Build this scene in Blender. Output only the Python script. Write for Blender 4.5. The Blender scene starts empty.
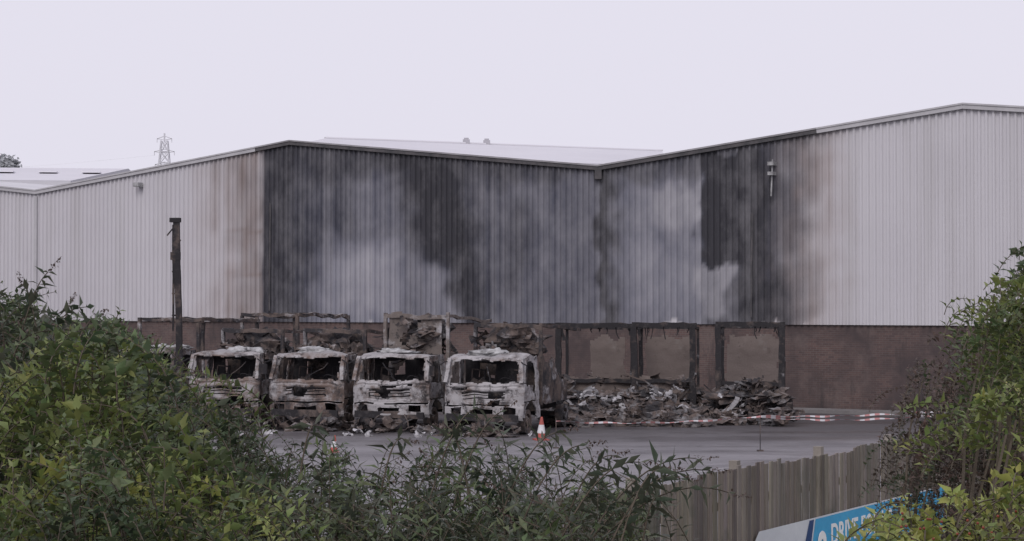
import bpy, bmesh, math, random
import numpy as np
from mathutils import Vector, Matrix, noise
random.seed(7); rng=np.random.default_rng(7)
scene=bpy.context.scene
scene.view_settings.view_transform='Standard'; scene.view_settings.look='None'; scene.view_settings.exposure=0
F=2000.0; H=3.7; HZ=306.0
# ------------------------------------------------------------ helpers
def P(px,py,Z):
    return Vector(((px-512)/F*Z, Z, H-(py-HZ)/F*Z))
def link(o,parent=None):
    scene.collection.objects.link(o)
    if parent: o.parent=parent
    return o
def empty(name,loc=(0,0,0),rz=0.0):
    e=bpy.data.objects.new(name,None); e.location=loc; e.rotation_euler=(0,0,rz); e.empty_display_size=0.3
    return link(e)
def mesh_obj(name,verts,faces,mat=None,parent=None,smooth=False):
    me=bpy.data.meshes.new(name); me.from_pydata([tuple(v) for v in verts],[],faces); me.update()
    if smooth:
        for p in me.polygons: p.use_smooth=True
    if mat: me.materials.append(mat)
    return link(bpy.data.objects.new(name,me),parent)
class MB:
    def __init__(s): s.v=[]; s.f=[]
    def box(s,c,size,rot=None):
        hx,hy,hz=[a/2 for a in size]; b=len(s.v); c=Vector(c)
        for x,y,z in ((-1,-1,-1),(1,-1,-1),(1,1,-1),(-1,1,-1),(-1,-1,1),(1,-1,1),(1,1,1),(-1,1,1)):
            p=Vector((x*hx,y*hy,z*hz))
            if rot is not None: p=rot@p
            s.v.append(c+p)
        for q in ((0,3,2,1),(4,5,6,7),(0,1,5,4),(1,2,6,5),(2,3,7,6),(3,0,4,7)): s.f.append(tuple(b+i for i in q))
    def bar(s,a,b_,w,segs=1,jit=0.0,w2=None):
        a=Vector(a); b_=Vector(b_); d=(b_-a).normalized()
        up=Vector((0,0,1)) if abs(d.z)<0.9 else Vector((1,0,0))
        n1=d.cross(up).normalized(); n2=d.cross(n1)
        w2=w2 or w; base=len(s.v)
        for i in range(segs+1):
            t=i/segs; c=a.lerp(b_,t)
            if jit and 0<i<segs+ (1 if jit>0 else 0): c+=Vector([random.uniform(-jit,jit) for _ in range(3)])
            for q in ((-1,-1),(1,-1),(1,1),(-1,1)): s.v.append(c+n1*q[0]*w/2+n2*q[1]*w2/2)
        for i in range(segs):
            k=base+4*i
            for j in range(4): s.f.append((k+j,k+(j+1)%4,k+4+(j+1)%4,k+4+j))
        s.f.append((base+3,base+2,base+1,base)); k=base+4*segs; s.f.append((k,k+1,k+2,k+3))
    def grid(s,fn,nu,nv,keep=None):
        base=len(s.v)
        for j in range(nv+1):
            for i in range(nu+1): s.v.append(Vector(fn(i/nu,j/nv)))
        for j in range(nv):
            for i in range(nu):
                if keep is None or keep((i+.5)/nu,(j+.5)/nv):
                    a=base+j*(nu+1)+i; s.f.append((a,a+1,a+nu+2,a+nu+1))
    def ring(s,c,axis,r0,r1,w,n=20):
        axis=Vector(axis).normalized(); up=Vector((0,0,1)); e1=axis.cross(up).normalized(); e2=axis.cross(e1)
        b=len(s.v); c=Vector(c)
        for i in range(n):
            a=2*math.pi*i/n; d=e1*math.cos(a)+e2*math.sin(a)
            for r,o in ((r0,-w/2),(r1,-w/2),(r1,w/2),(r0,w/2)): s.v.append(c+d*r*random.uniform(.97,1.03)+axis*o)
        for i in range(n):
            k=b+4*i; l=b+4*((i+1)%n)
            for j in range(4): s.f.append((k+j,k+(j+1)%4,l+(j+1)%4,l+j))
    def lump(s,c,r,amp=.35,n=10,seed=0):
        c=Vector(c); b=len(s.v); r=Vector(r) if not isinstance(r,(int,float)) else Vector((r,r,r))
        for j in range(n+1):
            th=math.pi*j/n
            for i in range(n*2):
                ph=math.pi*i/n
                d=Vector((math.sin(th)*math.cos(ph),math.sin(th)*math.sin(ph),math.cos(th)))
                k=1+amp*2*noise.noise(d*2.1+Vector((seed*7.3,seed,0)))+amp*noise.noise(d*6+Vector((seed,0,3)))
                s.v.append(c+Vector((d.x*r.x,d.y*r.y,d.z*r.z))*k)
        m=n*2
        for j in range(n):
            for i in range(m): s.f.append((b+j*m+i,b+(j+1)*m+i,b+(j+1)*m+(i+1)%m,b+j*m+(i+1)%m))
    def shard(s,c,size,seed):
        """crumpled torn sheet"""
        c=Vector(c); R=Matrix.Rotation(random.uniform(0,6.28),3,'Z')@Matrix.Rotation(random.uniform(-1.2,1.2),3,'X')@Matrix.Rotation(random.uniform(-.7,.7),3,'Y')
        a,b=size*random.uniform(.6,1.3),size*random.uniform(.3,.8); S=Vector((seed*3.1,seed,0))
        s.grid(lambda u,v:c+R@Vector(((u-.5)*a,(v-.5)*b,0))+noise.noise_vector(Vector((u*2,v*2,0))+S)*size*.35,6,5,lambda u,v:noise.noise(Vector((u*3,v*3,seed)))<.3)
    def obj(s,name,mat,parent=None,smooth=False,solid=0): 
        o=mesh_obj(name,s.v,s.f,mat,parent,smooth)
        if solid:
            m=o.modifiers.new('sol','SOLIDIFY'); m.thickness=solid; m.offset=0
        return o
# ------------------------------------------------------------ materials
def mat_new(name):
    m=bpy.data.materials.new(name); m.use_nodes=True; nt=m.node_tree
    b=nt.nodes['Principled BSDF']; b.inputs['Roughness'].default_value=.85
    b.inputs['Specular IOR Level'].default_value=.25
    return m,nt,b
def N(nt,t,**k):
    n=nt.nodes.new(t)
    for a,v in k.items():
        if a in n.inputs.keys(): n.inputs[a].default_value=v
        else: setattr(n,a,v)
    return n
def mix(nt,fac,a,b,mode='MIX'):
    n=nt.nodes.new('ShaderNodeMix'); n.data_type='RGBA'; n.blend_type=mode
    for i,x in ((0,fac),(6,a),(7,b)):
        if hasattr(x,'links') or isinstance(x,bpy.types.NodeSocket): nt.links.new(x,n.inputs[i])
        else: n.inputs[i].default_value = x if i==0 else (*x,1)
    return n.outputs[2]
def noise_n(nt,scale,detail=5,rough=.6,vec=None,sc=None,kind='Object'):
    tc=nt.nodes.new('ShaderNodeTexCoord'); mp=nt.nodes.new('ShaderNodeMapping')
    nt.links.new(vec if vec else tc.outputs[kind],mp.inputs[0])
    if sc: mp.inputs['Scale'].default_value=sc
    n=N(nt,'ShaderNodeTexNoise',Scale=scale,Detail=detail,Roughness=rough); nt.links.new(mp.outputs[0],n.inputs['Vector'])
    return n.outputs['Fac']
def ramp(nt,fac,lo,hi,a=0.0,b=1.0):
    r=nt.nodes.new('ShaderNodeMapRange'); r.inputs[1].default_value=lo; r.inputs[2].default_value=hi; r.inputs[3].default_value=a; r.inputs[4].default_value=b
    nt.links.new(fac,r.inputs[0]); return r.outputs[0]
def bump(nt,b,h,strength=.3,dist=.05):
    n=N(nt,'ShaderNodeBump',Strength=strength,Distance=dist); nt.links.new(h,n.inputs['Height']); nt.links.new(n.outputs[0],b.inputs['Normal'])
def simple(name,c1,c2,scale=3,rough=.85,bs=.2,sc=None,lo=.35,hi=.65,metal=0):
    m,nt,b=mat_new(name); n=noise_n(nt,scale,6,.65,sc=sc)
    nt.links.new(mix(nt,ramp(nt,n,lo,hi),c1,c2),b.inputs['Base Color']); b.inputs['Roughness'].default_value=rough; b.inputs['Metallic'].default_value=metal
    n2=noise_n(nt,scale*6,4); bump(nt,b,n2,bs,.03); return m
def burnt(name,ash=.5,rust=.5,seed=0,top=.5,rustc=(.125,.098,.088),char=(.038,.036,.040),ashc=(.37,.355,.37),blk=.55):
    m,nt,b=mat_new(name)
    tc=nt.nodes.new('ShaderNodeTexCoord'); mp=nt.nodes.new('ShaderNodeMapping'); mp.inputs['Location'].default_value=(seed*3.1,seed*1.7,seed); nt.links.new(tc.outputs['Object'],mp.inputs[0])
    v=mp.outputs[0]
    c=mix(nt,ramp(nt,noise_n(nt,1.6,7,.68,vec=v),.56-.2*rust,.70-.2*rust),char,rustc)
    c=mix(nt,ramp(nt,noise_n(nt,1.3,8,.7,vec=v,sc=(1,1,1.3)),.62-.24*ash,.76-.24*ash),c,ashc)
    c=mix(nt,ramp(nt,noise_n(nt,3.6,7,.72,vec=v),blk,blk+.1),c,(.055,.050,.052))
    geo=nt.nodes.new('ShaderNodeNewGeometry'); sx=nt.nodes.new('ShaderNodeSeparateXYZ'); nt.links.new(geo.outputs['Normal'],sx.inputs[0])
    up=ramp(nt,sx.outputs[2],.55,.95); mu=N(nt,'ShaderNodeMath',operation='MULTIPLY'); nt.links.new(up,mu.inputs[0]); nt.links.new(ramp(nt,noise_n(nt,1.6,5,.6,vec=v),.62-.25*top,.76-.25*top),mu.inputs[1])
    c=mix(nt,mu.outputs[0],c,(.27,.26,.27))
    nt.links.new(c,b.inputs['Base Color']); b.inputs['Roughness'].default_value=.9
    bump(nt,b,noise_n(nt,14,6,.7,vec=v),.4,.04); return m
M_char=burnt('charred_metal',.0,.2,1,.05,char=(.03,.028,.031)); M_mid=burnt('scorched_frame',.3,.7,3,.4); M_rust=burnt('rusted_panel',.3,1.3,4,.3,rustc=(.16,.135,.125)); M_deb=burnt('debris',.2,.6,5,.2)
M_pile=burnt('burnt_load_debris',.42,.7,15,.35,ashc=(.22,.215,.225))
M_panel=burnt('heat_stained_panel',.12,1.5,9,.0,rustc=(.165,.135,.125),char=(.10,.08,.075),ashc=(.20,.175,.165),blk=.6)
M_cabs=[burnt('cab_paint_%d'%i,[.72,.64,.88,1.0][i],[.9,.9,.9,.9][i],6+i,.8,rustc=(.16,.12,.105),ashc=(.37,.355,.365),blk=.53) for i in range(4)]
M_white=simple('white_ash',(.46,.46,.47),(.18,.175,.18),4)
# ------------------------------------------------------------ world & light
w=bpy.data.worlds.new("World"); scene.world=w; w.use_nodes=True; nt=w.node_tree
bg=nt.nodes['Background']; sky=nt.nodes.new('ShaderNodeTexSky'); sky.sky_type='NISHITA'; sky.sun_disc=False
sky.sun_elevation=math.radians(50); sky.sun_rotation=math.radians(200); sky.air_density=1; sky.dust_density=4
hs=N(nt,'ShaderNodeHueSaturation',Saturation=.3); nt.links.new(sky.outputs[0],hs.inputs['Color'])
cloudy=mix(nt,.92,hs.outputs[0],(8.1,7.85,8.95)); nt.links.new(cloudy,bg.inputs[0]); bg.inputs[1].default_value=.1
sd=bpy.data.lights.new('sun','SUN'); sd.energy=1.35; sd.angle=math.radians(35); sd.color=(1,.96,.93)
so=link(bpy.data.objects.new('sun',sd)); so.rotation_euler=(math.radians(50),0,math.radians(-15)); so.location=(0,-10,40)
# ------------------------------------------------------------ camera
cd=bpy.data.cameras.new('camera'); cam=link(bpy.data.objects.new('camera',cd)); cam.location=(0,0,H)
cd.sensor_width=36; cd.lens=36*F/1024; cd.clip_end=5000; cd.clip_start=.1
cam.rotation_euler=(math.radians(90)+math.atan((HZ-270.5)/F),0,0); scene.camera=cam
# ------------------------------------------------------------ ground
m,nt,b=mat_new('grassland'); nt.links.new(mix(nt,ramp(nt,noise_n(nt,.8,6),.3,.7),(.05,.07,.03),(.09,.10,.05)),b.inputs['Base Color'])
mesh_obj('ground',[(-3000,-200,0),(3000,-200,0),(3000,4000,0),(-3000,4000,0)],[(0,1,2,3)],m)
fd=Vector((.4964,.8681,0)); fo=Vector((1.52,20.6,0))
m,nt,b=mat_new('asphalt')
c=mix(nt,ramp(nt,noise_n(nt,.35,7,.65),.35,.65),(.165,.155,.168),(.22,.21,.225))
c=mix(nt,ramp(nt,noise_n(nt,.10,5,.6,sc=(1,2.5,1)),.48,.62),c,(.125,.117,.128))
c=mix(nt,ramp(nt,noise_n(nt,2,6,.75),.60,.70),c,(.10,.095,.10))
tc=nt.nodes.new('ShaderNodeTexCoord'); sx=nt.nodes.new('ShaderNodeSeparateXYZ'); nt.links.new(tc.outputs['Object'],sx.inputs[0])
ad=N(nt,'ShaderNodeMath',operation='MULTIPLY_ADD'); nt.links.new(noise_n(nt,.25,6,.65),ad.inputs[0]); ad.inputs[1].default_value=14; nt.links.new(sx.outputs[1],ad.inputs[2])
c=mix(nt,ramp(nt,ad.outputs[0],59,66),c,(.075,.068,.072))
nt.links.new(c,b.inputs['Base Color']); nt.links.new(ramp(nt,noise_n(nt,.22,5,.6,sc=(1,2,1)),.42,.6,.28,.75),b.inputs['Roughness']); b.inputs['Specular IOR Level'].default_value=.4; bump(nt,b,noise_n(nt,60,3),.25,.015)
a=fo-fd*16; e=fo+fd*60
mesh_obj('yard_asphalt',[(a.x,a.y,.004),(e.x,e.y,.004),(e.x+5,110,.004),(-75,135,.004),(-75,a.y,.004)],[(0,1,2,3,4)],m)
M_line=simple('worn_white_paint',(.36,.35,.36),(.2,.19,.2),6,lo=.4,hi=.6)
mk=MB()
for i in range(9):
    o=Vector((3+i*2.1,47-i*.9,.008)); d=Vector((-.5,-.84,0)); q=Vector((.05,-.03,0))
    b0=len(mk.v); mk.v+= [o-q,o+q,o+q+d*4.4,o-q+d*4.4]; mk.f.append((b0,b0+1,b0+2,b0+3))
mk.obj('bay_markings',M_line)
# ------------------------------------------------------------ warehouse
D=Vector((.8413,-.5407,0)); NB=Vector((.5407,.8413,0)); O=Vector((3.3,75,0))
def W(u,back,z): return O+D*u+NB*back+Vector((0,0,z))
knots=[(-59.2,8.85),(-44.4,10.45),(-29.6,8.85),(-14.8,10.45),(0,8.85),(14.2,10.4),(28.6,8.85)]
def top(u):
    for (a,za),(b_,zb) in zip(knots,knots[1:]):
        if a<=u<=b_: return za+(zb-za)*(u-a)/(b_-a)
    return 8.85
ZB=3.1
wh=empty('warehouse')
def pix(p): return 512+F*p.x/p.y, HZ-(p.z-H)*F/p.y
def sst(a,b_,x):
    t=min(1,max(0,(x-a)/(b_-a) if b_!=a else float(x>a))); return t*t*(3-2*t)
# soot patches in facade chart: x0,x1,y0,y1,softL,softR,softT,softB,dark,blue,slope
patches=[
 (262,805,120,330,6,60,1,1,.84,.2,0),
 (264,350,120,330,4,60,1,1,.95,.05,0),
 (312,412,240,330,50,50,45,1,.68,1.0,0),
 (335,392,250,315,30,30,35,20,.50,1.0,0),
 (300,345,150,240,30,30,30,50,.88,.35,0),
 (300,600,120,180,30,60,1,30,.92,.1,0),
 (352,402,175,240,30,30,25,40,.80,.6,0),
 (385,450,140,345,40,40,1,1,1.0,0,.42),
 (452,515,250,335,50,30,50,1,.98,0,.1),
 (402,436,262,330,20,20,30,1,.66,.7,.1),
 (485,600,180,335,50,20,20,1,.82,.5,0),
 (505,525,200,300,25,25,40,40,.88,.2,0),
 (598,622,155,330,6,18,1,1,.92,0,0),
 (618,705,182,330,26,10,22,1,.72,.8,0),
 (652,697,186,222,14,8,12,24,.48,.7,0),
 (640,690,240,310,30,20,30,30,.64,.9,0),
 (700,748,150,268,8,6,1,10,.99,0,0),
 (699,730,268,318,8,12,5,14,.50,.5,0),
 (740,772,150,330,8,20,1,1,.90,.0,0),
 (748,788,265,330,10,26,15,1,.92,0,0),
]
def soot(p):
    x,y=pix(p)
    rib=math.floor((((p-O).dot(D))+59.2)/.25)
    rn=(math.sin(rib*12.9898)*43758.5453)%1-.5
    wx=x+12*noise.noise(Vector((x*.02,y*.03,1)))+9*noise.noise(Vector((x*.07,y*.06,5)))+4*rn
    wy=y+12*rn*noise.noise(Vector((0,y*.05,3)))+18*noise.noise(Vector((x*.035,y*.03,7)))+8*noise.noise(Vector((x*.11,y*.08,8)))
    d=0;bl=0
    d=.28*sst(175,262,wx)**2*(1-sst(262,270,wx))
    for i,(x0,x1,y0,y1,sl,sr,stp,sb,v,bb,slope) in enumerate(patches):
        xx=x+2*noise.noise(Vector((x*.1,y*.05,5))) if (i<2 and x<300) else wx
        if slope: xx-=slope*(y-150)*1.0
        k=sst(x0-sl/2,x0+sl/2,xx)*(1-sst(x1-sr/2,x1+sr/2,xx))*sst(y0-stp/2,y0+stp/2,wy)*(1-sst(y1-sb/2,y1+sb/2,wy))
        d=d+(v-d)*k; bl=bl+(bb-bl)*k
    br=.85*sst(170,258,wx)*(1-sst(262,272,x))+.72*sst(742,785,wx)*(1-sst(805,865,wx))
    br*=.6+.5*noise.noise(Vector((x*.12,y*.02,11)))+.3*noise.noise(Vector((x*.03,y*.06,13)))+.35*rn+.25
    st=noise.noise(Vector((x*.05,y*.04,12)))*.6+noise.noise(Vector((x*.14,y*.1,22)))*.4
    if d>.05: d=d+st*.13+rn*.17*(1 if d<.9 else .6)  # random tone per rib painted over the soot, imitating highlights and shade on ribs
    if 560<x<860:
        dd=(top_cache-p.z)
        d=max(d,.8*(1-sst(0,1.1,dd+.5*noise.noise(Vector((x*.1,0,4)))))*(1-sst(790,850,x)))
    if 215<x<275 and not d>.6:
        for yy in (231,274): br+=.5*math.exp(-((y-yy)/1.8)**2)*sst(215,250,x)
    return min(1,max(0,d)),min(1,max(0,br)),min(1,max(0,bl)),.5+rn
pitch=.25; us=[];offs=[]
u=-59.2
while u<28.6:
    for du,of in ((0,0),(.11,0),(.145,-.065),(.215,-.065)): us.append(u+du); offs.append(of)
    u+=pitch
rows=44; vs=[];cols=[]
for j in range(rows+1):
    for u_,of in zip(us,offs):
        t=top(u_); top_cache=t; z=ZB-.06+(t-ZB+.06)*j/rows
        p=W(u_,of,z); vs.append(p)
        x,y=pix(p)
        cols.append(soot(p) if 130<x<900 else (0,0,0,.5))
n=len(us); fs=[(j*n+i,j*n+i+1,(j+1)*n+i+1,(j+1)*n+i) for j in range(rows) for i in range(n-1)]
m,nt,b=mat_new('corrugated_cladding')
at=N(nt,'ShaderNodeAttribute',attribute_name='soot'); sp=nt.nodes.new('ShaderNodeSeparateColor'); nt.links.new(at.outputs['Color'],sp.inputs[0])
base=mix(nt,ramp(nt,noise_n(nt,.18,6,.6),.3,.7),(.50,.485,.515),(.56,.545,.575))
base=mix(nt,ramp(nt,noise_n(nt,1.0,5,.6,sc=(1.5,1.5,.08)),.5,.85),base,(.45,.435,.45))
base=mix(nt,sp.outputs[1],base,(.34,.285,.275))
fine=noise_n(nt,1.3,8,.72,sc=(1,1,.7))
ad=N(nt,'ShaderNodeMath',operation='MULTIPLY_ADD'); nt.links.new(ramp(nt,fine,.25,.75),ad.inputs[0]); ad.inputs[1].default_value=.22; ad.inputs[2].default_value=-.11
md=N(nt,'ShaderNodeMath',operation='MULTIPLY'); nt.links.new(ad.outputs[0],md.inputs[0]); nt.links.new(ramp(nt,sp.outputs[0],0,.25),md.inputs[1])
sm=N(nt,'ShaderNodeMath',operation='ADD',use_clamp=True); nt.links.new(md.outputs[0],sm.inputs[0]); nt.links.new(sp.outputs[0],sm.inputs[1])
dk=mix(nt,sp.outputs[2],(.044,.043,.051),(.105,.112,.158))
nt.links.new(mix(nt,sm.outputs[0],base,dk),b.inputs['Base Color']); b.inputs['Roughness'].default_value=.6
clad=mesh_obj('cladding',vs,fs,m,wh)
ca=clad.data.color_attributes.new('soot','FLOAT_COLOR','POINT')
arr=np.ones((len(cols),4),np.float32); arr[:,:3]=np.array(cols)[:,:3]; ca.data.foreach_set('color',arr.ravel())
# brick
m,nt,b=mat_new('brick'); 
tc=nt.nodes.new('ShaderNodeTexCoord'); bt=N(nt,'ShaderNodeTexBrick',Scale=1.0); bt.inputs['Brick Width'].default_value=.225; bt.inputs['Row Height'].default_value=.075; bt.inputs['Mortar Size'].default_value=.006
bt.inputs['Color1'].default_value=(.135,.088,.08,1); bt.inputs['Color2'].default_value=(.09,.062,.06,1); bt.inputs['Mortar'].default_value=(.15,.132,.127,1)
nt.links.new(tc.outputs['UV'],bt.inputs['Vector'])
c=mix(nt,ramp(nt,noise_n(nt,.35,6,.65),.42,.62),bt.outputs['Color'],(.07,.055,.056)); c=mix(nt,ramp(nt,noise_n(nt,.9,7,.7),.52,.78),c,(.155,.122,.115)); c=mix(nt,ramp(nt,noise_n(nt,1.4,6,.7,sc=(1,1,.25)),.55,.72),c,(.05,.043,.045))
nt.links.new(c,b.inputs['Base Color'])
bw=mesh_obj('brick_plinth_wall',[W(-59.2,.06,0),W(28.6,.06,0),W(28.6,.06,ZB+.05),W(-59.2,.06,ZB+.05)],[(0,1,2,3)],m,wh)
uv=bw.data.uv_layers.new(); 
for l,c in zip(uv.data,((0,0),(87.8,0),(87.8,3.15),(0,3.15))): l.uv=c
# roof
M_roof=simple('roof_sheet',(.55,.545,.57),(.48,.47,.50),.4,.5,sc=(1,1,1))
M_trim=simple('fascia_trim',(.40,.39,.41),(.48,.47,.49),1.2); M_dark=simple('soot_trim',(.06,.06,.065),(.12,.11,.115),1.5); M_cap=simple('verge_cap',(.36,.35,.37),(.22,.21,.22),.8)
rb=MB()
for (a,za),(b_,zb) in zip(knots,knots[1:]):
    k=len(rb.v); rb.v+=[W(a,-.05,za+.02),W(b_,-.05,zb+.02),W(b_,70,zb+.02),W(a,70,za+.02)]; rb.f.append((k,k+1,k+2,k+3))
rb.v+= [W(-59.2,70,0),W(28.6,70,0),W(28.6,70,9),W(-59.2,70,9),W(28.6,.1,0),W(28.6,.1,8.85),W(-59.2,.1,0),W(-59.2,.1,8.85)]
k=len(rb.v)-8; rb.f+= [(k,k+1,k+2,k+3),(k+1,k+4,k+5,k+2),(k,k+3,k+7,k+6)]
rb.obj('roof',M_roof,wh)
tr=MB(); td=MB(); tc_=MB()
for (a,za),(b_,zb) in zip(knots,knots[1:]):
    segs=8
    for i in range(segs):
        u0=a+(b_-a)*i/segs;u1=a+(b_-a)*(i+1)/segs; z0=top(u0);z1=top(u1) if i<segs-1 else zb
        if i==0:z0=za
        sooty = -16<(u0+u1)/2<8.5
        (td if sooty else tr).bar(W(u0+.001,-.11,z0+.01),W(u1,-.11,z1+.01),.10,w2=.14)
        (tc_ if sooty else tr).bar(W(u0+.001,-.12,z0+.112),W(u1,-.12,z1+.112),.14,w2=.06)
tr.bar(W(-29.6,-.12,8.7),W(-29.6,-.12,.3),.14); td.bar(W(0,-.14,8.8),W(0,-.14,8.45),.28,w2=.25)
tr.obj('fascia',M_trim,wh); td.obj('sooty_fascia',M_dark,wh); tc_.obj('sooty_verge_cap',M_cap,wh)
fl=MB(); 
for u_,z,s in ((-23.2,9.0,.3),(7.2,8.75,.22),(7.2,8.4,.2)): fl.box(W(u_,-.25,z),(s,.3,s*.6),Matrix.Rotation(-.57,3,'Z'))
fl.bar(W(7.2,-.2,8.9),W(7.15,-.22,7.6),.05)
fl.obj('floodlights',M_white,wh)
sg=MB()
for u_,z0,z1 in ((-15.9,3.5,8.0),(6.3,3.3,7.0)):
    sg.bar(W(u_,-.1,z0),W(u_+.04,-.1,z1),.05,8,.015)
sg.obj('cover_strips',M_dark,wh)
sk=MB(); sk.box(W(-15,-.6,.06),(89,1.2,.12),Matrix.Rotation(-.5713,3,'Z')); sk.obj('kerb_path',simple('concrete',(.22,.21,.21),(.15,.14,.14),1),None)
# roofs beyond
def shed(name,A,B,zr,slope_w,drop,depth_dir,mat,lights):
    e=empty(name); A=Vector(A);B=Vector(B); n=Vector(depth_dir).normalized()
    f1A=A-n*slope_w; f1B=B-n*slope_w; b1A=A+n*slope_w; b1B=B+n*slope_w
    def z(v,h): return (v.x,v.y,h)
    V=[z(A,zr),z(B,zr),z(f1B,zr-drop),z(f1A,zr-drop),z(b1A,zr-drop),z(b1B,zr-drop)]
    mesh_obj('roof',V,[(0,3,2,1),(0,1,5,4)],mat,e)
    V2=[z(f1A,0),z(f1B,0),z(f1B,zr-drop-.01),z(f1A,zr-drop-.01),z(b1A,0),z(b1B,0),z(b1B,zr-drop-.01),z(b1A,zr-drop-.01),z(A,zr-.01),z(B,zr-.01)]
    mesh_obj('walls',V2,[(0,1,2,3),(5,4,7,6),(4,0,3,8,7),(1,5,6,9,2)],mat,e)
    d=(B-A)
    if lights:
        mb=MB()
        for i in range(7):
            t=(i+.5)/7; q=A.lerp(B,t)-n*(slope_w*.45); mb.bar((q.x,q.y,zr-drop*.45+.06),tuple(Vector((q.x,q.y,zr-drop*.45+.06))+d*.06),2.0,w2=.1)
        mb.obj('rooflights',M_far2,e)
    else:
        v=MB()
        for t in (.40,.46): q=A.lerp(B,t); v.box((q.x,q.y,zr+.15),(.6,.6,.4)); v.box((q.x,q.y,zr+.42),(.4,.4,.15))
        v.obj('roof_vents',M_farp,e)
        rdg=MB(); rdg.bar((A.x,A.y,zr+.04),(B.x,B.y,zr+.04),.5,w2=.12)
        rdg.obj('ridge_cap',M_far2,e)
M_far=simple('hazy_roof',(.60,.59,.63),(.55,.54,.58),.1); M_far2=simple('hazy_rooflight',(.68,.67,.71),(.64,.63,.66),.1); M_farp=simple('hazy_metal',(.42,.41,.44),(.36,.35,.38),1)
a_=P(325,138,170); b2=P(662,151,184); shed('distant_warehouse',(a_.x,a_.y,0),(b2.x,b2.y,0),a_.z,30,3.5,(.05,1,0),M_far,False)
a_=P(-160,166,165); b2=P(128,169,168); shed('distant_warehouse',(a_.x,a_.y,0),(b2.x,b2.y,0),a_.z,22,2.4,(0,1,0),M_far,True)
# pylon
def pylon(name,X,Y,h):
    e=empty(name,(X,Y,0)); b=MB()
    def hw(z): return 4.5*(1-z/h)**1.1+1.0 if z<h*.72 else 1.3*(1-(z-h*.72)/(h*.28))+.75
    zs=[h*k for k in (0,.12,.24,.36,.48,.58,.66,.72,.78,.84,.9,.96)]
    for z0,z1 in zip(zs,zs[1:]):
        a0,a1=hw(z0),hw(z1)
        for sx,sy in ((1,1),(1,-1),(-1,-1),(-1,1)): b.bar((sx*a0,sy*a0,z0),(sx*a1,sy*a1,z1),.26)
        for s in (1,-1):
            b.bar((-a0,s*a0,z0),(a1,s*a1,z1),.18); b.bar((a0,s*a0,z0),(-a1,s*a1,z1),.18); b.bar((s*a0,-a0,z0),(s*a1,a1,z1),.18); b.bar((-a0,s*a0,z0),(a0,s*a0,z0),.18)
    for z,l in ((h*.97,2.2),(h*.90,3.0),(h*.83,2.8)):
        for s in (-1,1):
            b.bar((0,0,z+.8),(s*l,0,z),.2); b.bar((0,0,z-.4),(s*l,0,z),.2); b.bar((s*l,0,z),(s*l,0,z-1.1),.18)
    b.bar((0,0,h*.95),(0,0,h),.4)
    b.obj('lattice',M_pyl,e)
    wv=MB()
    for z,l in ((h*.90-1.1,3.0),(h*.83-1.1,2.8)):
        pts=[Vector((-l-220*t,40*t,z-14*4*t*(1-t)*.35)) for t in [i/10 for i in range(11)]]
        for p,q in zip(pts,pts[1:]): wv.bar(p,q,.04)
    wv.obj('power_lines',M_wire,e)
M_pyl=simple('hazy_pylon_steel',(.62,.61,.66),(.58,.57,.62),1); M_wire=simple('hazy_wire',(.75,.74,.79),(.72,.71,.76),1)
q=P(164,133,600); pylon('electricity_pylon',q.x,q.y,q.z)
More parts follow.
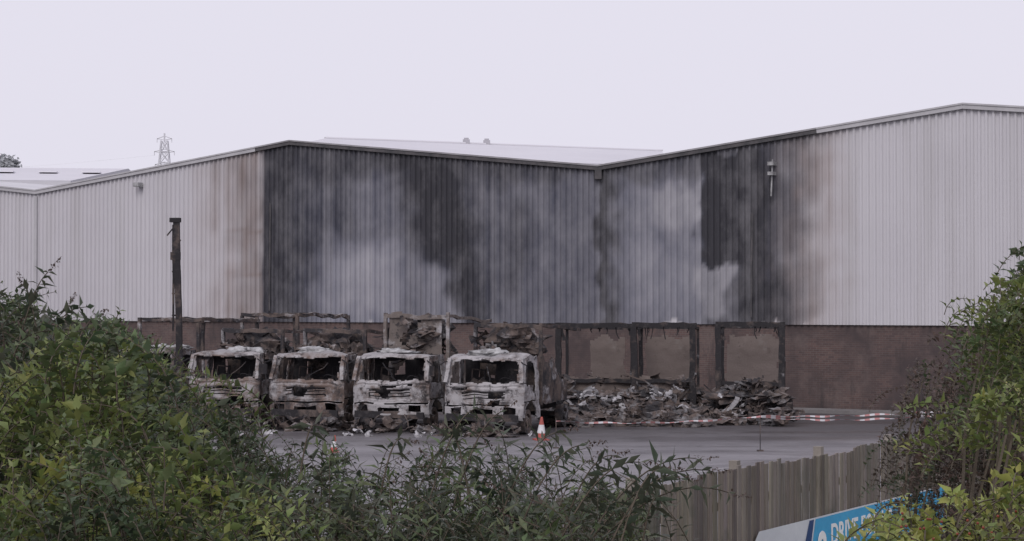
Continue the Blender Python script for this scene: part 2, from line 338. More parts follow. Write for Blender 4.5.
# ------------------------------------------------------------ burnt trucks
def burnt_truck(X,Y,ang,seed,mat,bodyh,style,name='burnt_out_truck',sc=1.0):
    random.seed(seed); e=empty(name,(X,Y,0),-ang); e.scale=(sc,sc,sc)
    S=Vector((seed*5.3,seed*2.1,seed))
    def crump(p,a=.05):
        p=Vector(p); n=noise.noise_vector(p*1.1+S)*a*1.5+noise.noise_vector(p*3.4+S)*a*.6; return p+n
    prof=[(.06,.42),(0,.5),(-.02,.80),(.05,.86),(.03,1.38),(.07,1.46),(.34,2.18),(.44,2.26),(.9,2.32),(1.72,2.27)]
    L=[0]
    for a,b_ in zip(prof,prof[1:]): L.append(L[-1]+math.hypot(b_[0]-a[0],b_[1]-a[1]))
    def pr(t):
        s=t*L[-1]
        for i in range(len(prof)-1):
            if s<=L[i+1]+1e-6:
                k=(s-L[i])/(L[i+1]-L[i]); return prof[i][0]+(prof[i+1][0]-prof[i][0])*k, prof[i][1]+(prof[i+1][1]-prof[i][1])*k
        return prof[-1]
    hw=1.19
    def fr(u,v):
        y,z=pr(v); x=(u*2-1)*hw
        y+=.16*abs(u*2-1)**7 if z<2.2 else 0
        z2=z-(.05*abs(u*2-1)**6 if z>2.2 else 0)
        if z>2.2: z2-=.2*max(0,1-abs(x+.5*math.sin(seed))/.8)*sst(.4,1.1,y)
        if 1.34<z<1.40: y+=.03
        if .93<z<1.27 and abs(x)<.72: y+=.035
        xx=x*(1-.05*sst(1.5,2.3,z))
        return crump((xx,y,z2))
    def kf(u,v):
        y,z=pr(v); x=(u*2-1)*hw; j=.045*noise.noise(Vector((x*4,z*4,seed)))
        if 1.50+j<z<2.15+j and abs(x)<1.02+j: return False
        if .98<z<1.24 and abs(x)<.64: return (z-.98)%.087<.04 and noise.noise(Vector((x*2,z*3,seed)))<.2
        if .58<z<.77 and .64<abs(x)<1.0: return False
        if .80<z<.86 and noise.noise(Vector((x*1.5,0,seed)))>-.25: return False
        if .55<z<.70 and abs(x)<.35: return False
        if z>2.22 and y>.6 and noise.noise(Vector((x*1.4,y*1.6,seed*3)))>.22: return False
        if z<1.4 and noise.noise(Vector((x*1.7,z*1.7+y,seed*2)))>.36: return False
        return True
    c=MB(); c.grid(fr,48,96,kf); 
    def pf(z):
        for (y0,z0),(y1,z1) in zip(prof[1:],prof[2:8]):
            if z0<=z<=z1 and z1>z0: return y0+(y1-y0)*(z-z0)/(z1-z0)
        return .4
    for s in (-1,1):
        def sd_(u,v,s=s):
            z=.45+1.80*v; y0=pf(z)+.15; y=y0+(1.72-y0)*u
            return crump((s*(hw-.004)*(1-.05*sst(1.5,2.3,z)),y,z))
        def ks(u,v,s=s):
            z=.45+1.80*v; y0=pf(z)+.15; y=y0+(1.72-y0)*u; j=.03*noise.noise(Vector((y*4,z*4,seed+s)))
            if 1.42+j<z<2.1 and y0+.12<y<1.36: return False
            if (y-.85)**2+(z-.45)**2<.5**2: return False
            if 1.40<y<1.44 and z>.7: return False
            if .95<z<.99 and 1.44>y: return False
            if noise.noise(Vector((y*1.9,z*1.9,seed*2+s)))>.42: return False
            return True
        c.grid(sd_,34,44,ks)
        c.bar((s*1.15,.12,1.5),(s*1.09,.36,2.18),.09,6,.012)
    c.obj('cab_shell',mat,e,solid=.03)
    b=MB(); b.grid(lambda u,v:crump(((u*2-1)*1.1,1.70,.6+1.62*v),.05),20,16,lambda u,v: not(.2<u<.45 and .6<v<.85) ); b.obj('cab_back_wall',M_char,e,solid=.03)
    k=MB()
    k.bar((-1.08,.04,.52),(1.08,.02,.50),.12,10,.015,.2)
    k.bar((-1.02,.22,1.40),(1.02,.22,1.36),.16,8,.03,.12)
    k.lump((.0,.9,.95),(.6,.55,.42),.3,8,seed); k.lump((-.5,1.2,1.2),(.3,.2,.4),.3,6,seed+1); k.lump((.5,1.2,1.2),(.3,.2,.4),.3,6,seed+2)
    for sx in (-.55,.55):
        k.bar((sx-.2,1.2,1.1),(sx-.2,1.35,1.85),.04); k.bar((sx+.2,1.2,1.1),(sx+.2,1.35,1.85),.04); k.bar((sx-.2,1.35,1.85),(sx+.2,1.35,1.82),.04)
    k.ring((.55,.55,1.5),(0,1,.9),.17,.2,.02,14); k.bar((.55,.3,1.3),(.55,.55,1.5),.04)
    for s in (-1,1):
        k.bar((s*1.12,.2,2.1),(s*1.33,.05,2.0),.03,3,.02); k.bar((s*1.33,.05,2.0),(s*1.31,.05,1.5),.035,4,.02); k.bar((s*1.31,.05,1.5),(s*1.12,.12,1.5),.03,2,.01)
        if random.random()<.6: k.box((s*1.33,.05,1.8),(.14,.06,.3))
    k.bar((random.uniform(-.5,.5),.15,1.5),(random.uniform(-.8,.8),.3,2.0),.025,4,.04)
    for s in (-.42,.42): k.bar((s,.3,.62),(s,6.4,.66),.08,1,0,.2)
    for y in (.85,4.6): k.bar((-1.0,y,.42),(1.0,y,.42),.12)
    for y in (1.9,3,4,5.2,6.3): k.bar((-.42,y,.64),(.42,y,.64),.08)
    k.obj('chassis_and_interior',M_char,e)
    wl=MB()
    for y in (.85,4.6):
        for s in (-1,1):
            wl.ring((s*1.0,y,.36),(1,0,0),.24,.36,.22,22); wl.ring((s*1.02,y,.38),(1,0,0),.04,.27,.05,16); wl.ring((s*1.08,y,.36),(1,0,0),.02,.12,.12,12)
    wl.obj('wheels',M_mid,e)
    bd=MB(); hz=bodyh
    x0,x1=-1.1,1.12; y0,y1=2.05,6.3
    if style=='frame':
        for x in (x0,x1):
            for y in (y0,y1): bd.bar((x,y,.8),(x+random.uniform(-.1,.1),y+random.uniform(-.1,.1),hz+random.uniform(-.15,.05)),.09,5,.02)
            bd.bar((x,y0,hz),(x,y1,hz-.1),.09,8,.05)
        for i in (0,3,5): 
            y=y0+(y1-y0)*i/5; bd.bar((x0,y,hz),(x1,y,hz-.05),.08,8,.04)
        bd.grid(lambda u,v:crump((x0+2.2*u,y0,.8+(hz-1.1)*v),.07),24,20,lambda u,v: v<.5+.45*noise.noise(Vector((u*3,0,seed))))
    else:
        tl=.93 if style=='rust' else .72
        bd.grid(lambda u,v:crump((x0+.3+1.7*u,y0+.05,.8+(hz-.8)*v),.05),26,26,lambda u,v: v<tl+.25*noise.noise(Vector((u*3,0,seed))) and noise.noise(Vector((u*2,v*3,seed)))<.38)
        bd.grid(lambda u,v:crump((x1,y0+2.6*u,.8+(hz-.9)*v),.07),24,24,lambda u,v: v<.7-.5*u+.3*noise.noise(Vector((u*3,0,seed+4))))
        for x in (x0+.2,x1): bd.bar((x,y0,.8),(x,y0,hz-(0 if style=='rust' else .1)),.08,5,.02)
        bd.bar((x0+.2,y0,hz-.1),(x1,y0,hz-.16),.10,8,.03)
        bd.bar((x0+.2,y0,hz-.1),(x0+.2,y1,hz-.3),.07,8,.04); bd.bar((x1,y0,hz-.1),(x1,y1,hz-.3),.07,8,.04)
    bd.grid(lambda u,v:crump((x0+2.2*u,y0+4.2*v,.85),.05),14,20)
    bd.obj('load_body',M_rust if style=='rust' else M_mid,e,solid=.03)
    if style!='frame':
        hp=MB()
        hp.lump((.1,2.6,hz-.62),(.85,.5,.45),.35,12,seed)
        hp.bar((-.75,2.3,2.2),(.5,2.4,hz-.1),.16,6,.03,.2); hp.bar((.5,2.4,hz-.1),(1.15,2.6,2.3),.12,5,.03)
        for i in range(7): hp.lump((random.uniform(-.9,.9),random.uniform(1.9,3.0),random.uniform(1.6,hz-.5)),(random.uniform(.2,.45),random.uniform(.2,.4),random.uniform(.12,.3)),.45,8,seed+i)
        for i in range(14): hp.shard((random.uniform(-.9,.9),random.uniform(1.8,2.6),random.uniform(2.1,hz-.3)),random.uniform(.3,.8),seed+i)
        for i in range(8):
            a=Vector((random.uniform(-1,1),random.uniform(1.8,2.6),random.uniform(2.2,hz-.3))); hp.bar(a,a+Vector((random.uniform(-.8,.8),random.uniform(-.3,.3),random.uniform(-.3,.35))),.04,4,.04)
        hp.obj('load_wreckage',M_deb,e)
    rf=MB()
    for i in range(3): rf.lump((random.uniform(-.6,.7),random.uniform(1.0,1.6),2.31),(random.uniform(.25,.5),random.uniform(.2,.4),random.uniform(.05,.14)),.35,10,seed*3+i)
    rf.obj('roof_ash',M_white,e,smooth=True)
    fb=MB()
    for i in range(10):
        fb.lump((random.uniform(-1.4,1.4),random.uniform(-.7,.6),random.uniform(.0,.1)),(random.uniform(.1,.35),random.uniform(.08,.25),random.uniform(.05,.15)),.45,7,seed+i*2)
    for i in range(16): fb.shard((random.uniform(-1.3,1.3),random.uniform(-.8,.2),random.uniform(.05,.3)),random.uniform(.25,.7),seed+i)
    for i in range(8):
        a=Vector((random.uniform(-1.3,1.3),random.uniform(-.6,.3),random.uniform(.03,.3))); fb.bar(a,a+Vector((random.uniform(-.6,.6),random.uniform(-.3,.3),random.uniform(-.05,.4))),.03,3,.04)
    fb.obj('fallen_debris',M_pile,e)
    return e
A=math.radians(17)
for i,(px,Z,bh,st) in enumerate(((221,60.8,3.05,'box'),(305,59.8,3.05,'box'),(389,58.8,3.5,'rust'),(482,57.2,3.25,'box'))):
    burnt_truck((px-512)/F*Z,Z,A+random.uniform(-.02,.02),11+i*3,M_cabs[i],bh,st)
for i,(px,Z,bh,st) in enumerate(((140,66,3.25,'frame'),(243,69.5,3.4,'frame'))):
    burnt_truck((px-512)/F*Z,Z,A+.05,41+i*3,M_mid,bh,st)
# box-body wrecks by the wall
def box_wreck(X,Y,ang,w_,h,seed,panel):
    random.seed(seed); e=empty('burnt_out_box_trailer',(X,Y,0),-ang); b=MB(); S=Vector((seed,0,0))
    def crump(p,a=.04):
        p=Vector(p); return p+noise.noise_vector(p*1.3+S)*a*1.4+noise.noise_vector(p*4+S)*a*.5
    x0,x1=-w_/2,w_/2; dp=1.9
    for x in (x0,x1):
        b.bar((x,0,.5),(x+random.uniform(-.05,.05),0,h),.19,8,.018); b.bar((x,dp,.5),(x,dp,h-.1),.09,6,.015)
        b.bar((x,0,h-.03),(x,dp,h-.12),.09,6,.02)
    b.bar((x0-.1,0,h+.02),(x1+.1,0,h),.17,10,.022,.16); b.bar((x0,dp,h-.1),(x1,dp,h-.12),.08,8,.02)
    b.bar((x0,0,1.25),(x1,0,1.2),.12,8,.03)
    for i in range(9):
        x=random.uniform(x0,x1); b.bar((x,0,h),(x+random.uniform(-.12,.12),.05,h-random.uniform(.1,.45)),.03,3,.03)
    for x,l in ((x0+.1,.5),(x1-.12,.35)): b.bar((x,0,h-.02),(x+.05,.0,h-l),.09,4,.03)
    b.obj('body_frame',M_char,e)
    p=MB(); a0,a1=panel
    p.grid(lambda u,v:crump((x0+w_*(a0+(a1-a0)*u),dp-.05,.8+(h-1.05)*v),.03),24,28,lambda u,v: v<.93+.16*noise.noise(Vector((u*3.5,0,seed))) and u>.05+.07*noise.noise(Vector((v*5,1,seed))) and u<.96+.08*noise.noise(Vector((v*5,2,seed))))
    p.grid(lambda u,v:crump((x0+w_*u,.1,.8+.75*v),.06),24,12,lambda u,v: v<.6+.8*noise.noise(Vector((u*3,0,seed+2))))
    p.obj('remaining_panels',M_panel,e,solid=.03)
    k=MB()
    for s in (-.42,.42): k.bar((s,-.4,.6),(s,dp+1,.6),.08,1,0,.2)
    k.bar((x0,-.05,.75),(x1,-.05,.75),.12,8,.04,.2); k.bar((x0,.9,.4),(x1,.9,.4),.1)
    for s in (-1,1): k.ring((s*(w_/2-.2),.5,.40),(1,0,0),.2,.40,.24,20); k.ring((s*(w_/2-.15),.5,.4),(1,0,0),.03,.22,.06,14)
    k.obj('chassis_and_wheels',M_char,e)
    d=MB()
    for i in range(10):
        d.lump((random.uniform(x0,x1),random.uniform(-.6,1.5),random.uniform(.2,.95)),(random.uniform(.3,.7),random.uniform(.25,.5),random.uniform(.12,.3)),.45,9,seed+i)
    for i in range(26): d.shard((random.uniform(x0,x1),random.uniform(-.8,1),random.uniform(.2,1.3)),random.uniform(.3,.9),seed+i)
    for i in range(16):
        a=Vector((random.uniform(x0,x1),random.uniform(-.8,.8),random.uniform(.1,1.2))); d.bar(a,a+Vector((random.uniform(-.9,.9),random.uniform(-.4,.4),random.uniform(-.4,.45))),random.uniform(.03,.07),4,.05)
    d.obj('collapsed_load',M_pile,e)
for i,(px,Z,w_,h,pn) in enumerate(((596,66.5,2.5,3.05,(.3,.82))  ,(664,65.5,1.9,3.07,(.05,.9)),(750,64,2.0,3.10,(.03,.97)))):
    box_wreck((px-512)/F*Z,Z,math.radians(10),w_,h,71+i,pn)
# ash & debris field
random.seed(5); d=MB(); dw=MB()
def gpos(px,py): 
    Z=H*F/(py-HZ); return Vector(((px-512)/F*Z,Z,0))
for i in range(100):
    px=random.uniform(548,782); py=random.uniform(415,427) ; g=gpos(px,py)
    hh=.85*(1-abs((py-418)/11))*(1.0+.45*math.sin(px*.05+1))+.1
    d.lump((g.x,g.y,random.uniform(0,hh*.7)),(random.uniform(.2,.6),random.uniform(.15,.4),random.uniform(.06,.25)),.5,8,i)
    for k in range(2): d.shard((g.x+random.uniform(-.4,.4),g.y,random.uniform(.05,hh)),random.uniform(.15,.6),i*2+k)
    a=Vector((g.x,g.y,random.uniform(.1,hh))); d.bar(a,a+Vector((random.uniform(-.8,.8),random.uniform(-.3,.3),random.uniform(-.3,.45))),random.uniform(.02,.05),4,.05)
d.obj('debris_pile',M_pile)
for i in range(80):
    px=random.choice((random.gauss(665,14),random.gauss(665,12),random.gauss(600,16),random.gauss(745,12),random.uniform(240,540),random.uniform(240,540))); g=gpos(px,random.uniform(417,424) if px>545 else random.uniform(429,437))
    dw.shard((g.x,g.y-.2,random.uniform(.5,1.1) if px>545 else .07),random.uniform(.15,.5),i+900)
g=gpos(712,424); pts=[g+Vector((.9*math.sin(t*1.5)-.1,0,.1+.75*t)) for t in [k/8 for k in range(9)]]
for p_,q_ in zip(pts,pts[1:]): dw.bar(p_,q_,.07,w2=.14)
dw.obj('white_ash_debris',simple('pale_ash',(.5,.49,.51),(.22,.21,.22),2))
# burnt lamp post
e=empty('burnt_lamp_post',((177-512)/F*64,64,0)); b=MB()
b.bar((0.15,0,0),(-.03,0,6.45),.19,14,.012); b.bar((-.12,.0,2.9),(-.12,0,6.3),.06,8,.01); b.box((-.06,0,6.45),(.34,.25,.14)); b.box((-.05,0,5.3),(.3,.22,.25)); b.box((0.15,0,.15),(.4,.4,.3))
for z in (3.4,4.1,4.8,5.8): b.bar((-.16,0,z),(.12,0,z),.05)
b.bar((-.05,0,6.3),(-.3,-.1,5.95),.04,3,.02)
b.obj('post',M_char,e)
# ------------------------------------------------------------ tape, cones
m,nt,b_=mat_new('barrier_tape'); tc=nt.nodes.new('ShaderNodeTexCoord'); wv=N(nt,'ShaderNodeTexWave',Scale=1.3); wv.bands_direction='X'; nt.links.new(tc.outputs['Object'],wv.inputs[0])
nt.links.new(mix(nt,ramp(nt,wv.outputs['Fac'],.48,.52),(.38,.19,.19),(.50,.49,.51)),b_.inputs['Base Color'])
tp=MB()
for (ax,ay,bx,by,Z0,Z1,sg_) in ((556,421,760,416,52,51,.10),(760,416,940,411,51,50,.05),(760,417,940,414.5,51,50,.10)):
    a=P(ax,ay,Z0); c=P(bx,by,Z1); n=40; k=len(tp.v)
    for i in range(n+1):
        t=i/n; p=a.lerp(c,t)-Vector((0,0,sg_*4*t*(1-t)-.012*math.sin(t*31))); tw=.02*math.sin(t*17); hh=.015+.010*math.sin(t*23+ax)
        tp.v+=[p+Vector((0,tw,-hh)),p+Vector((0,-tw,hh))]
    for i in range(n): tp.f.append((k+2*i,k+2*i+2,k+2*i+3,k+2*i+1))
tp.obj('barrier_tape',m)
for px,py,Z in ((556,419.5,52),(760,415,51),(940,410,50)):
    q=P(px,py,Z); e=empty('barrier_post',(q.x,q.y+.03,0)); b=MB(); b.bar((0,0,0),(0,0,q.z+.04),.022); b.box((0,0,.02),(.16,.16,.03)); b.obj('pin',M_mid,e)
M_or=simple('cone_red',(.45,.11,.09),(.30,.08,.07),4,.5); M_wh=simple('cone_white',(.66,.65,.67),(.5,.49,.5),4,.5)
def cone(g,lean=0,s=1.0):
    e=empty('traffic_cone',g); e.rotation_euler=(lean,lean*.5,.3); e.scale=(s,s,s)
    def fr(z0,z1,r0,r1,n=20):
        mb=MB()
        for z,r in ((z0,r0),(z1,r1)):
            for i in range(n): mb.v.append(Vector((r*math.cos(2*math.pi*i/n),r*math.sin(2*math.pi*i/n),z)))
        mb.f=[(i,(i+1)%n,n+(i+1)%n,n+i) for i in range(n)]; return mb
    R=lambda z:.17-.14*(z/.72)
    fr(.04,.22,R(.04),R(.22)).obj('lower',M_or,e); fr(.22,.48,R(.22)+.004,R(.48)+.004).obj('sleeve',M_wh,e); fr(.48,.72,R(.48),R(.72)).obj('upper',M_or,e)
    b=MB(); b.box((0,0,.02),(.42,.42,.04)); b.obj('base',M_or,e)
cone(gpos(541,440),.04,.9); cone(gpos(334,452),.1,.6)
# ------------------------------------------------------------ fence
random.seed(3)
m,nt,b_=mat_new('weathered_boards'); oi=N(nt,'ShaderNodeAttribute',attribute_name='bc')
c=mix(nt,ramp(nt,noise_n(nt,4,7,.7,sc=(3,3,.25)),.3,.7),(.12,.105,.095),(.25,.225,.205)); c=mix(nt,1,c,oi.outputs['Color'],'MULTIPLY'); c=mix(nt,ramp(nt,noise_n(nt,1.3,5,.6),.55,.7),c,(.12,.12,.10))
nt.links.new(c,b_.inputs['Base Color']); bump(nt,b_,noise_n(nt,12,5,.7,sc=(4,4,.3)),.5,.02)
M_fence=m; fe=empty('wooden_fence'); fb=MB(); cc=[]
rotF=Matrix.Rotation(math.atan2(fd.y,fd.x),3,'Z'); fn=Vector((fd.y,-fd.x,0))
s=-16.0; 
while s<22:
    wd=.125+random.uniform(-.012,.012); hgt=1.83+(0.04 if int((s+16)/2.4)%2 else 0)+random.uniform(-.02,.02)
    ct=fo+fd*(s+wd/2)+fn*random.uniform(-.006,.006); R=rotF@Matrix.Rotation(random.uniform(-.012,.012),3,'Y')@Matrix.Rotation(.1,3,'Z')
    fb.box((ct.x,ct.y,hgt/2+.03),(wd,.018,hgt),R); g=random.uniform(.7,1.3); cc+=[(g,g*random.uniform(.95,1.02),g*random.uniform(.9,1.02))]*8
    s+=wd+.004
fbo=fb.obj('boards',m,fe); ca=fbo.data.color_attributes.new('bc','FLOAT_COLOR','POINT'); arr=np.ones((len(cc),4),np.float32); arr[:,:3]=np.array(cc); ca.data.foreach_set('color',arr.ravel())
rl=MB(); s=-16.0
while s<22:
    p=fo+fd*s-fn*.12; rl.box((p.x,p.y,.98),(.10,.10,1.96),rotF); s+=2.6
for z in (.4,1.5): a=fo-fd*16-fn*.05; c=fo+fd*22-fn*.05; rl.bar((a.x,a.y,z),(c.x,c.y,z),.05,w2=.09)
ro=rl.obj('posts_and_rails',simple('fence_post',(.20,.18,.16),(.28,.25,.22),4),fe)
# banner
bn=empty('advertising_banner'); off=fn*.05
def FB(s,z,o=0): return fo+fd*s+off+fn*o+Vector((0,0,z))
M_bw=simple('banner_white',(.62,.64,.68),(.55,.57,.62),2,.5); M_bb=simple('banner_blue',(.06,.36,.62),(.05,.31,.56),2,.5); M_bd=simple('banner_navy',(.02,.06,.18),(.02,.05,.16),2,.5)
def sheet(name,pts,mat,o):
    k=[FB(s,z,o) for s,z in pts]
    return mesh_obj(name,k,[tuple(range(len(pts)))],mat,bn)
sheet('backing',[(1.3,.15),(9.4,.15),(9.4,1.14),(2.5,1.14)],M_bw,0)
sheet('blue_panel',[(3.9,.17),(9.3,.17),(9.3,1.12),(4.25,1.12)],M_bb,.004)
sheet('navy_band',[(3.5,.17),(3.86,.17),(4.2,1.12),(4.05,1.12)],M_bd,.004)
th=math.atan2(fd.y,fd.x)
def text(body,s,z,size,mat):
    cu=bpy.data.curves.new('lettering','FONT'); cu.body=body; cu.size=size; cu.extrude=.001; cu.offset=.008; o=bpy.data.objects.new('lettering',cu); cu.materials.append(mat); link(o,bn)
    o.location=FB(s,z,.008); o.rotation_euler=(math.radians(90),0,th)
M_tx=simple('lettering_white',(.78,.79,.8),(.72,.73,.74),2)
text('DRIVE FOR US',4.75,.76,.36,M_tx); text('Apply online today',4.75,.46,.24,M_tx)
k=MB(); k.ring(tuple(FB(4.45,.82,.012)),tuple(fn),.04,.14,.004,20); k.obj('logo',M_tx,bn)
# ------------------------------------------------------------ foliage
def leafmat(name,rough=.5):
    m,nt,b=mat_new(name); at=N(nt,'ShaderNodeAttribute',attribute_name='lc')
    nt.links.new(at.outputs['Color'],b.inputs['Base Color']); b.inputs['Roughness'].default_value=rough; b.inputs['Specular IOR Level'].default_value=.45
    tr_=nt.nodes.new('ShaderNodeBsdfTranslucent'); nt.links.new(at.outputs['Color'],tr_.inputs[0]); ms=nt.nodes.new('ShaderNodeMixShader'); ms.inputs[0].default_value=.3
    out=nt.nodes['Material Output']; nt.links.new(b.outputs[0],ms.inputs[1]); nt.links.new(tr_.outputs[0],ms.inputs[2]); nt.links.new(ms.outputs[0],out.inputs[0]); return m
M_leaf=leafmat('leaves'); M_bark=simple('bark',(.07,.055,.04),(.12,.10,.08),8)
class Plant:
    def __init__(s): s.pos=[];s.dir=[];s.nor=[];s.len=[];s.wid=[];s.col=[];s.st=MB()
    def leaf(s,p,d,n,l,w,c): s.pos.append(tuple(p));s.dir.append(tuple(d));s.nor.append(tuple(n));s.len.append(l);s.wid.append(w);s.col.append(c)
    def stem(s,pts,r0,r1):
        b=len(s.st.v); n=len(pts)
        for i,p in enumerate(pts):
            d=(pts[min(i+1,n-1)]-pts[max(i-1,0)]).normalized(); a=d.orthogonal().normalized(); c=d.cross(a); r=r0+(r1-r0)*i/(n-1)
            for k in range(3):
                t=2.094*k; s.st.v.append(p+a*math.cos(t)*r+c*math.sin(t)*r)
        for i in range(n-1):
            for k in range(3): s.st.f.append((b+3*i+k,b+3*i+(k+1)%3,b+3*i+3+(k+1)%3,b+3*i+3+k))
    def shoot(s,a,t,ctrl,ll,ratio,gap,col,var=.25,sr=.004,droop=.25,spike=False,skip=0):
        L=(t-a).length; n=max(5,int(L/gap)); pts=[]
        for i in range(n+1):
            k=i/n; pts.append(a*(1-k)**2+ctrl*2*k*(1-k)+t*k*k)
        s.stem(pts[::max(1,n//7)]+[pts[-1]],sr,sr*.4)
        ph=random.uniform(0,6.28)
        for i in range(1,n+1):
            k=i/n
            if k<skip: continue
            d=(pts[i]-pts[i-1]).normalized(); o=d.orthogonal().normalized(); q=d.cross(o)
            for j in range(2):
                an=ph+i*1.57+j*3.14159+random.uniform(-.4,.4)
                r=o*math.cos(an)+q*math.sin(an); dd=(r+d*random.uniform(.3,.9)+Vector((0,0,-droop*random.uniform(.3,1.4)))).normalized()
                nn=(d-dd*dd.dot(d)).normalized()+Vector([random.uniform(-.35,.35) for _ in range(3)])
                l=ll*random.uniform(.65,1.2)*(1-.5*max(0,k-.6)/.4)
                g=random.uniform(1-var,1+var); yl=random.uniform(.9,1.15)
                s.leaf(pts[i],dd,nn.normalized(),l,l*ratio*random.uniform(.8,1.2),(col[0]*g*yl,col[1]*g,col[2]*g))
        if spike:
            d=(pts[-1]-pts[-3]).normalized()
            for i in range(30):
                k=i/30; p=pts[-1]+d*.13*k+Vector([random.uniform(-1,1) for _ in range(3)])*.012*(1.2-k)
                s.leaf(p,Vector([random.uniform(-1,1) for _ in range(3)]).normalized(),Vector((0,0,1)),.018,.012,(.09,.06,.05))
    def build(s,name):
        e=empty(name)
        n=len(s.pos); p=np.array(s.pos); d=np.array(s.dir); nn=np.array(s.nor); nn=nn-d*(nn*d).sum(1)[:,None]; nn/=np.linalg.norm(nn,axis=1)[:,None]+1e-9
        side=np.cross(d,nn); l=np.array(s.len)[:,None]; w_=np.array(s.wid)[:,None]
        dr=l*rng.uniform(.05,.3,(n,1))
        V=np.stack([p, p+d*l*.4+side*w_/2+nn*w_*.18, p+d*l*.45, p+d*l*.4-side*w_/2+nn*w_*.18, p+d*l-nn*dr],1).reshape(-1,3)
        T=np.array([[0,2,1],[0,3,2],[1,2,4],[2,3,4]]); Fc=(T[None]+5*np.arange(n)[:,None,None]).reshape(-1,3)
        me=bpy.data.meshes.new('leaves'); me.vertices.add(len(V)); me.vertices.foreach_set('co',V.astype(np.float32).ravel())
        me.loops.add(len(Fc)*3); me.loops.foreach_set('vertex_index',Fc.astype(np.int32).ravel()); me.polygons.add(len(Fc)); me.polygons.foreach_set('loop_start',np.arange(0,len(Fc)*3,3,dtype=np.int32)); me.polygons.foreach_set('loop_total',np.full(len(Fc),3,np.int32))
        me.update(); me.validate()
        at=me.color_attributes.new('lc','FLOAT_COLOR','POINT'); C=np.ones((n,5,4),np.float32); C[:,:,:3]=np.array(s.col)[:,None,:]; at.data.foreach_set('color',C.ravel())
        me.materials.append(M_leaf); link(bpy.data.objects.new('leaves',me),e); s.st.obj('stems',M_bark,e); print(name,n)
def lerp_s(tab,x):
    if x<=tab[0][0]: return tab[0][1]
    for (a,ya),(b,yb) in zip(tab,tab[1:]):
        if x<=b: return ya+(yb-ya)*(x-a)/(b-a)
    return tab[-1][1]
def bush(name,sil,x0,x1,Zr,n,ll,ratio,gap,cols,depth,Ls=(.4,.9),spike=0,lean=.5,droop=.25,nstems=14,pw=1.6,var=.25,edge=.05,minup=.6):
    P_=Plant(); Zm=sum(Zr)/2
    for i in range(n):
        px=random.uniform(x0,x1); Z=random.uniform(*Zr); X=(px-512)/F*Zm
        topz=H-(lerp_s(sil,px)-HZ)/F*Zm
        fz=(Z-Zm)/((Zr[1]-Zr[0])/2); topz-=.25*fz*fz*(Zm/10)
        topz+=edge*2.2*noise.noise(Vector((X*2.2,Z*2.2,n)))
        tz=topz-depth*random.random()**pw+random.uniform(-edge,edge)
        # gaps: drop shoots where a 3-D noise says the crown is open
        if noise.noise(Vector((X*2.6,Z*1.6,tz*2.6+n)))>.30: continue
        L=random.uniform(*Ls); an=random.uniform(0,6.28); out=random.uniform(.1,lean)*L
        t=Vector((X,Z,tz)); a=t-Vector((math.cos(an)*out,math.sin(an)*out*.8,L*random.uniform(minup,1))); a.z=max(a.z,.05)
        ct=(a+t)/2+Vector((-math.cos(an)*out*.35,-math.sin(an)*out*.3,L*.22))
        ci=noise.noise(Vector((X*1.6+5,Z*1.1,tz*2.0+n)))*.62+.5+random.uniform(-.16,.16)
        c=cols[min(len(cols)-1,max(0,int(ci*len(cols))))]
        P_.shoot(a,t,ct,ll*random.uniform(.8,1.15),ratio,gap,c,var,droop=droop,spike=random.random()<spike)
    for i in range(nstems):
        px=random.uniform(x0,x1); Z=random.uniform(*Zr); X=(px-512)/F*Zm; tz=H-(lerp_s(sil,px)-HZ)/F*Zm-.35
        g=Vector((X*.9+random.uniform(-.2,.2),Z,0)); pts=[g.lerp(Vector((X,Z,tz)),k/6)+Vector((random.uniform(-.05,.05),random.uniform(-.05,.05),0)) for k in range(7)]
        P_.stem(pts,.03,.008)
    return P_
G1=(.10,.135,.058);G2=(.07,.098,.05);G3=(.17,.21,.07);G4=(.09,.105,.075);BR=(.12,.085,.072);YG=(.25,.28,.08);DK=(.045,.06,.038)
random.seed(21)
silL=[(-60,300),(0,308),(20,300),(42,296),(60,316),(85,328),(110,340),(140,356),(170,388),(200,412),(235,436),(270,455),(310,465)]
b1=bush('x',silL,-60,250,(9,13),1600,.085,.38,.035,[DK,G2,G4,G2,G1,G1,G3],1.75,spike=.05,var=.35,lean=.9,edge=.11)
for (ax,ay,tx,ty,Z) in ((20,340,48,272,10.5),(40,350,24,285,10.5),(70,370,95,318,10),(110,380,140,340,10.2),(5,350,-5,290,11),(60,360,70,305,11),(150,420,185,375,10),(190,440,230,405,10)):
    a=P(ax,ay,Z); t=P(tx,ty,Z+.2); b1.shoot(a,t,(a+t)/2+Vector((0,0,.12)),.11,.3,.045,G4,.3,droop=.6,spike=True,sr=.005)
b1.build('buddleia_bush')
sil2=[(-40,430),(20,410),(50,352),(90,328),(120,345),(150,375),(190,430),(230,470),(300,480)]
bush('x',sil2,20,200,(8,9.5),560,.07,.55,.032,[DK,G2,G1,G3,G3,YG],1.0,lean=1.0,edge=.12,minup=.3,Ls=(.25,.6),var=.35).build('elder_bush')
sil5=[(-60,470),(0,460),(60,440),(130,450),(200,480),(260,500),(300,530)]
bush('x',sil5,-60,290,(6.5,7.8),560,.06,.5,.03,[DK,G2,G1,G3,G1,YG],.55,lean=1.0,edge=.09,minup=.3,Ls=(.25,.5),var=.35).build('dogwood_bush')
sil3=[(180,455),(230,455),(280,452),(320,440),(350,458),(400,456),(440,440),(480,430),(520,440),(560,454),(600,465),(640,480),(660,500)]
b2_=bush('x',sil3,200,650,(9,12),1350,.11,.27,.045,[DK,G2,G4,G1,G4,(.12,.14,.075),G3],1.2,Ls=(.4,1.0),spike=.12,lean=.9,droop=.4,pw=1.1,edge=.11,var=.3)
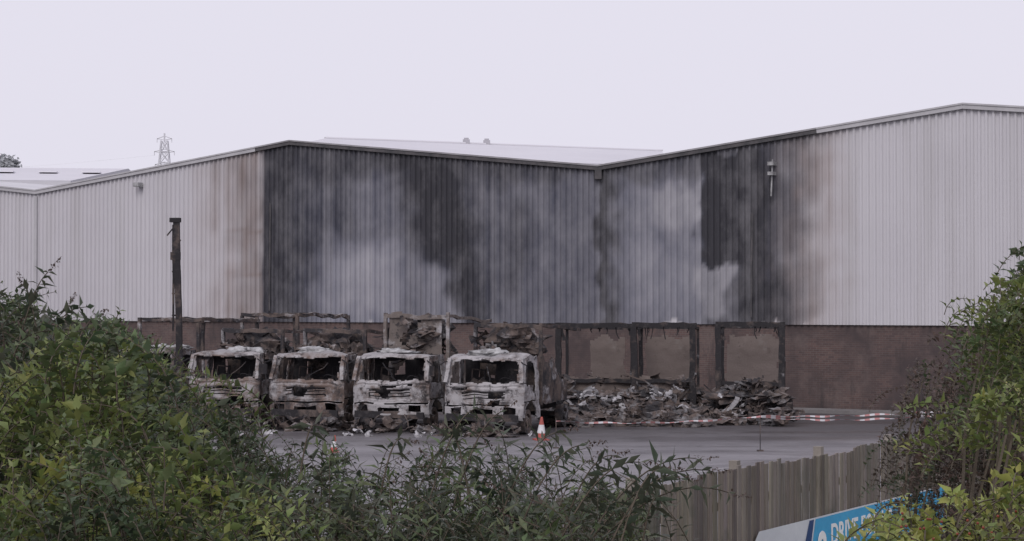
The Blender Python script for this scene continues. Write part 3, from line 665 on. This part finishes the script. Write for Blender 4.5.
for (ax,ay,tx,ty,Z) in ((560,541,640,462,9.5),(600,541,728,492,9.5),(590,535,695,458,9.8),(430,500,478,408,10),(300,480,318,428,10),(620,545,665,470,9.2),(500,520,560,432,10),(380,500,405,440,10),(560,540,612,455,10),(450,520,500,412,10.3),(520,530,585,445,9.6),(470,500,445,428,10),(610,545,680,478,9.4),(590,540,710,470,9.9),(640,560,660,500,9.4)):
    a=P(ax,ay,Z); t=P(tx,ty,Z+.2); ct=(a+t)/2+Vector((0,0,.22)); b2_.shoot(a,t,ct,.13,.27,.05,G4,.3,droop=.6,spike=True,sr=.006)
b2_.build('buddleia_bush')
silR=[(915,470),(925,410),(935,345),(950,332),(985,335),(1010,318),(1060,300)]
bush('x',silR,920,1085,(17,20.5),2900,.07,.6,.045,[DK,BR,(.095,.075,.062),BR,(.085,.068,.055),G2,G4],3.2,Ls=(.35,.7),pw=1.0,lean=1.0,edge=.14,minup=.15,nstems=10).build('hawthorn_hedge')
silR2=[(965,400),(985,290),(1005,266),(1024,242),(1080,215)]
bush('x',silR2,990,1090,(12.5,14.5),420,.08,.5,.045,[G2,G1,G3,G1],.72,Ls=(.3,.6),pw=1,lean=1.0,edge=.12,minup=.1).build('elder_tree')
silR4=[(965,372),(1000,360),(1024,350),(1090,338)]
bush('x',silR4,982,1090,(10,11),90,.08,.5,.04,[YG,G3,YG],.3,Ls=(.25,.5),pw=1,lean=1.3,edge=.1,minup=0).build('elder_bush')
silR3=[(870,535),(885,512),(905,500),(940,490),(980,497),(1024,486),(1090,482)]
p_=bush('x',silR3,882,1090,(5.6,6.6),470,.058,.45,.03,[G1,G3,YG,YG,(.29,.30,.10)],.5,Ls=(.18,.34),pw=1.3,nstems=8,lean=1.0,minup=.2,edge=.04); 
p_.build('cotoneaster_bush')
br=MB()
for i in range(26):
    px=random.uniform(900,1024); py=random.uniform(508,541); q=P(px,py,random.uniform(5.8,6.3)); br.lump(q,.0045,.05,5,i)
br.obj('red_berries',simple('berry_red',(.22,.05,.03),(.16,.04,.03),5,.5))
# far tree
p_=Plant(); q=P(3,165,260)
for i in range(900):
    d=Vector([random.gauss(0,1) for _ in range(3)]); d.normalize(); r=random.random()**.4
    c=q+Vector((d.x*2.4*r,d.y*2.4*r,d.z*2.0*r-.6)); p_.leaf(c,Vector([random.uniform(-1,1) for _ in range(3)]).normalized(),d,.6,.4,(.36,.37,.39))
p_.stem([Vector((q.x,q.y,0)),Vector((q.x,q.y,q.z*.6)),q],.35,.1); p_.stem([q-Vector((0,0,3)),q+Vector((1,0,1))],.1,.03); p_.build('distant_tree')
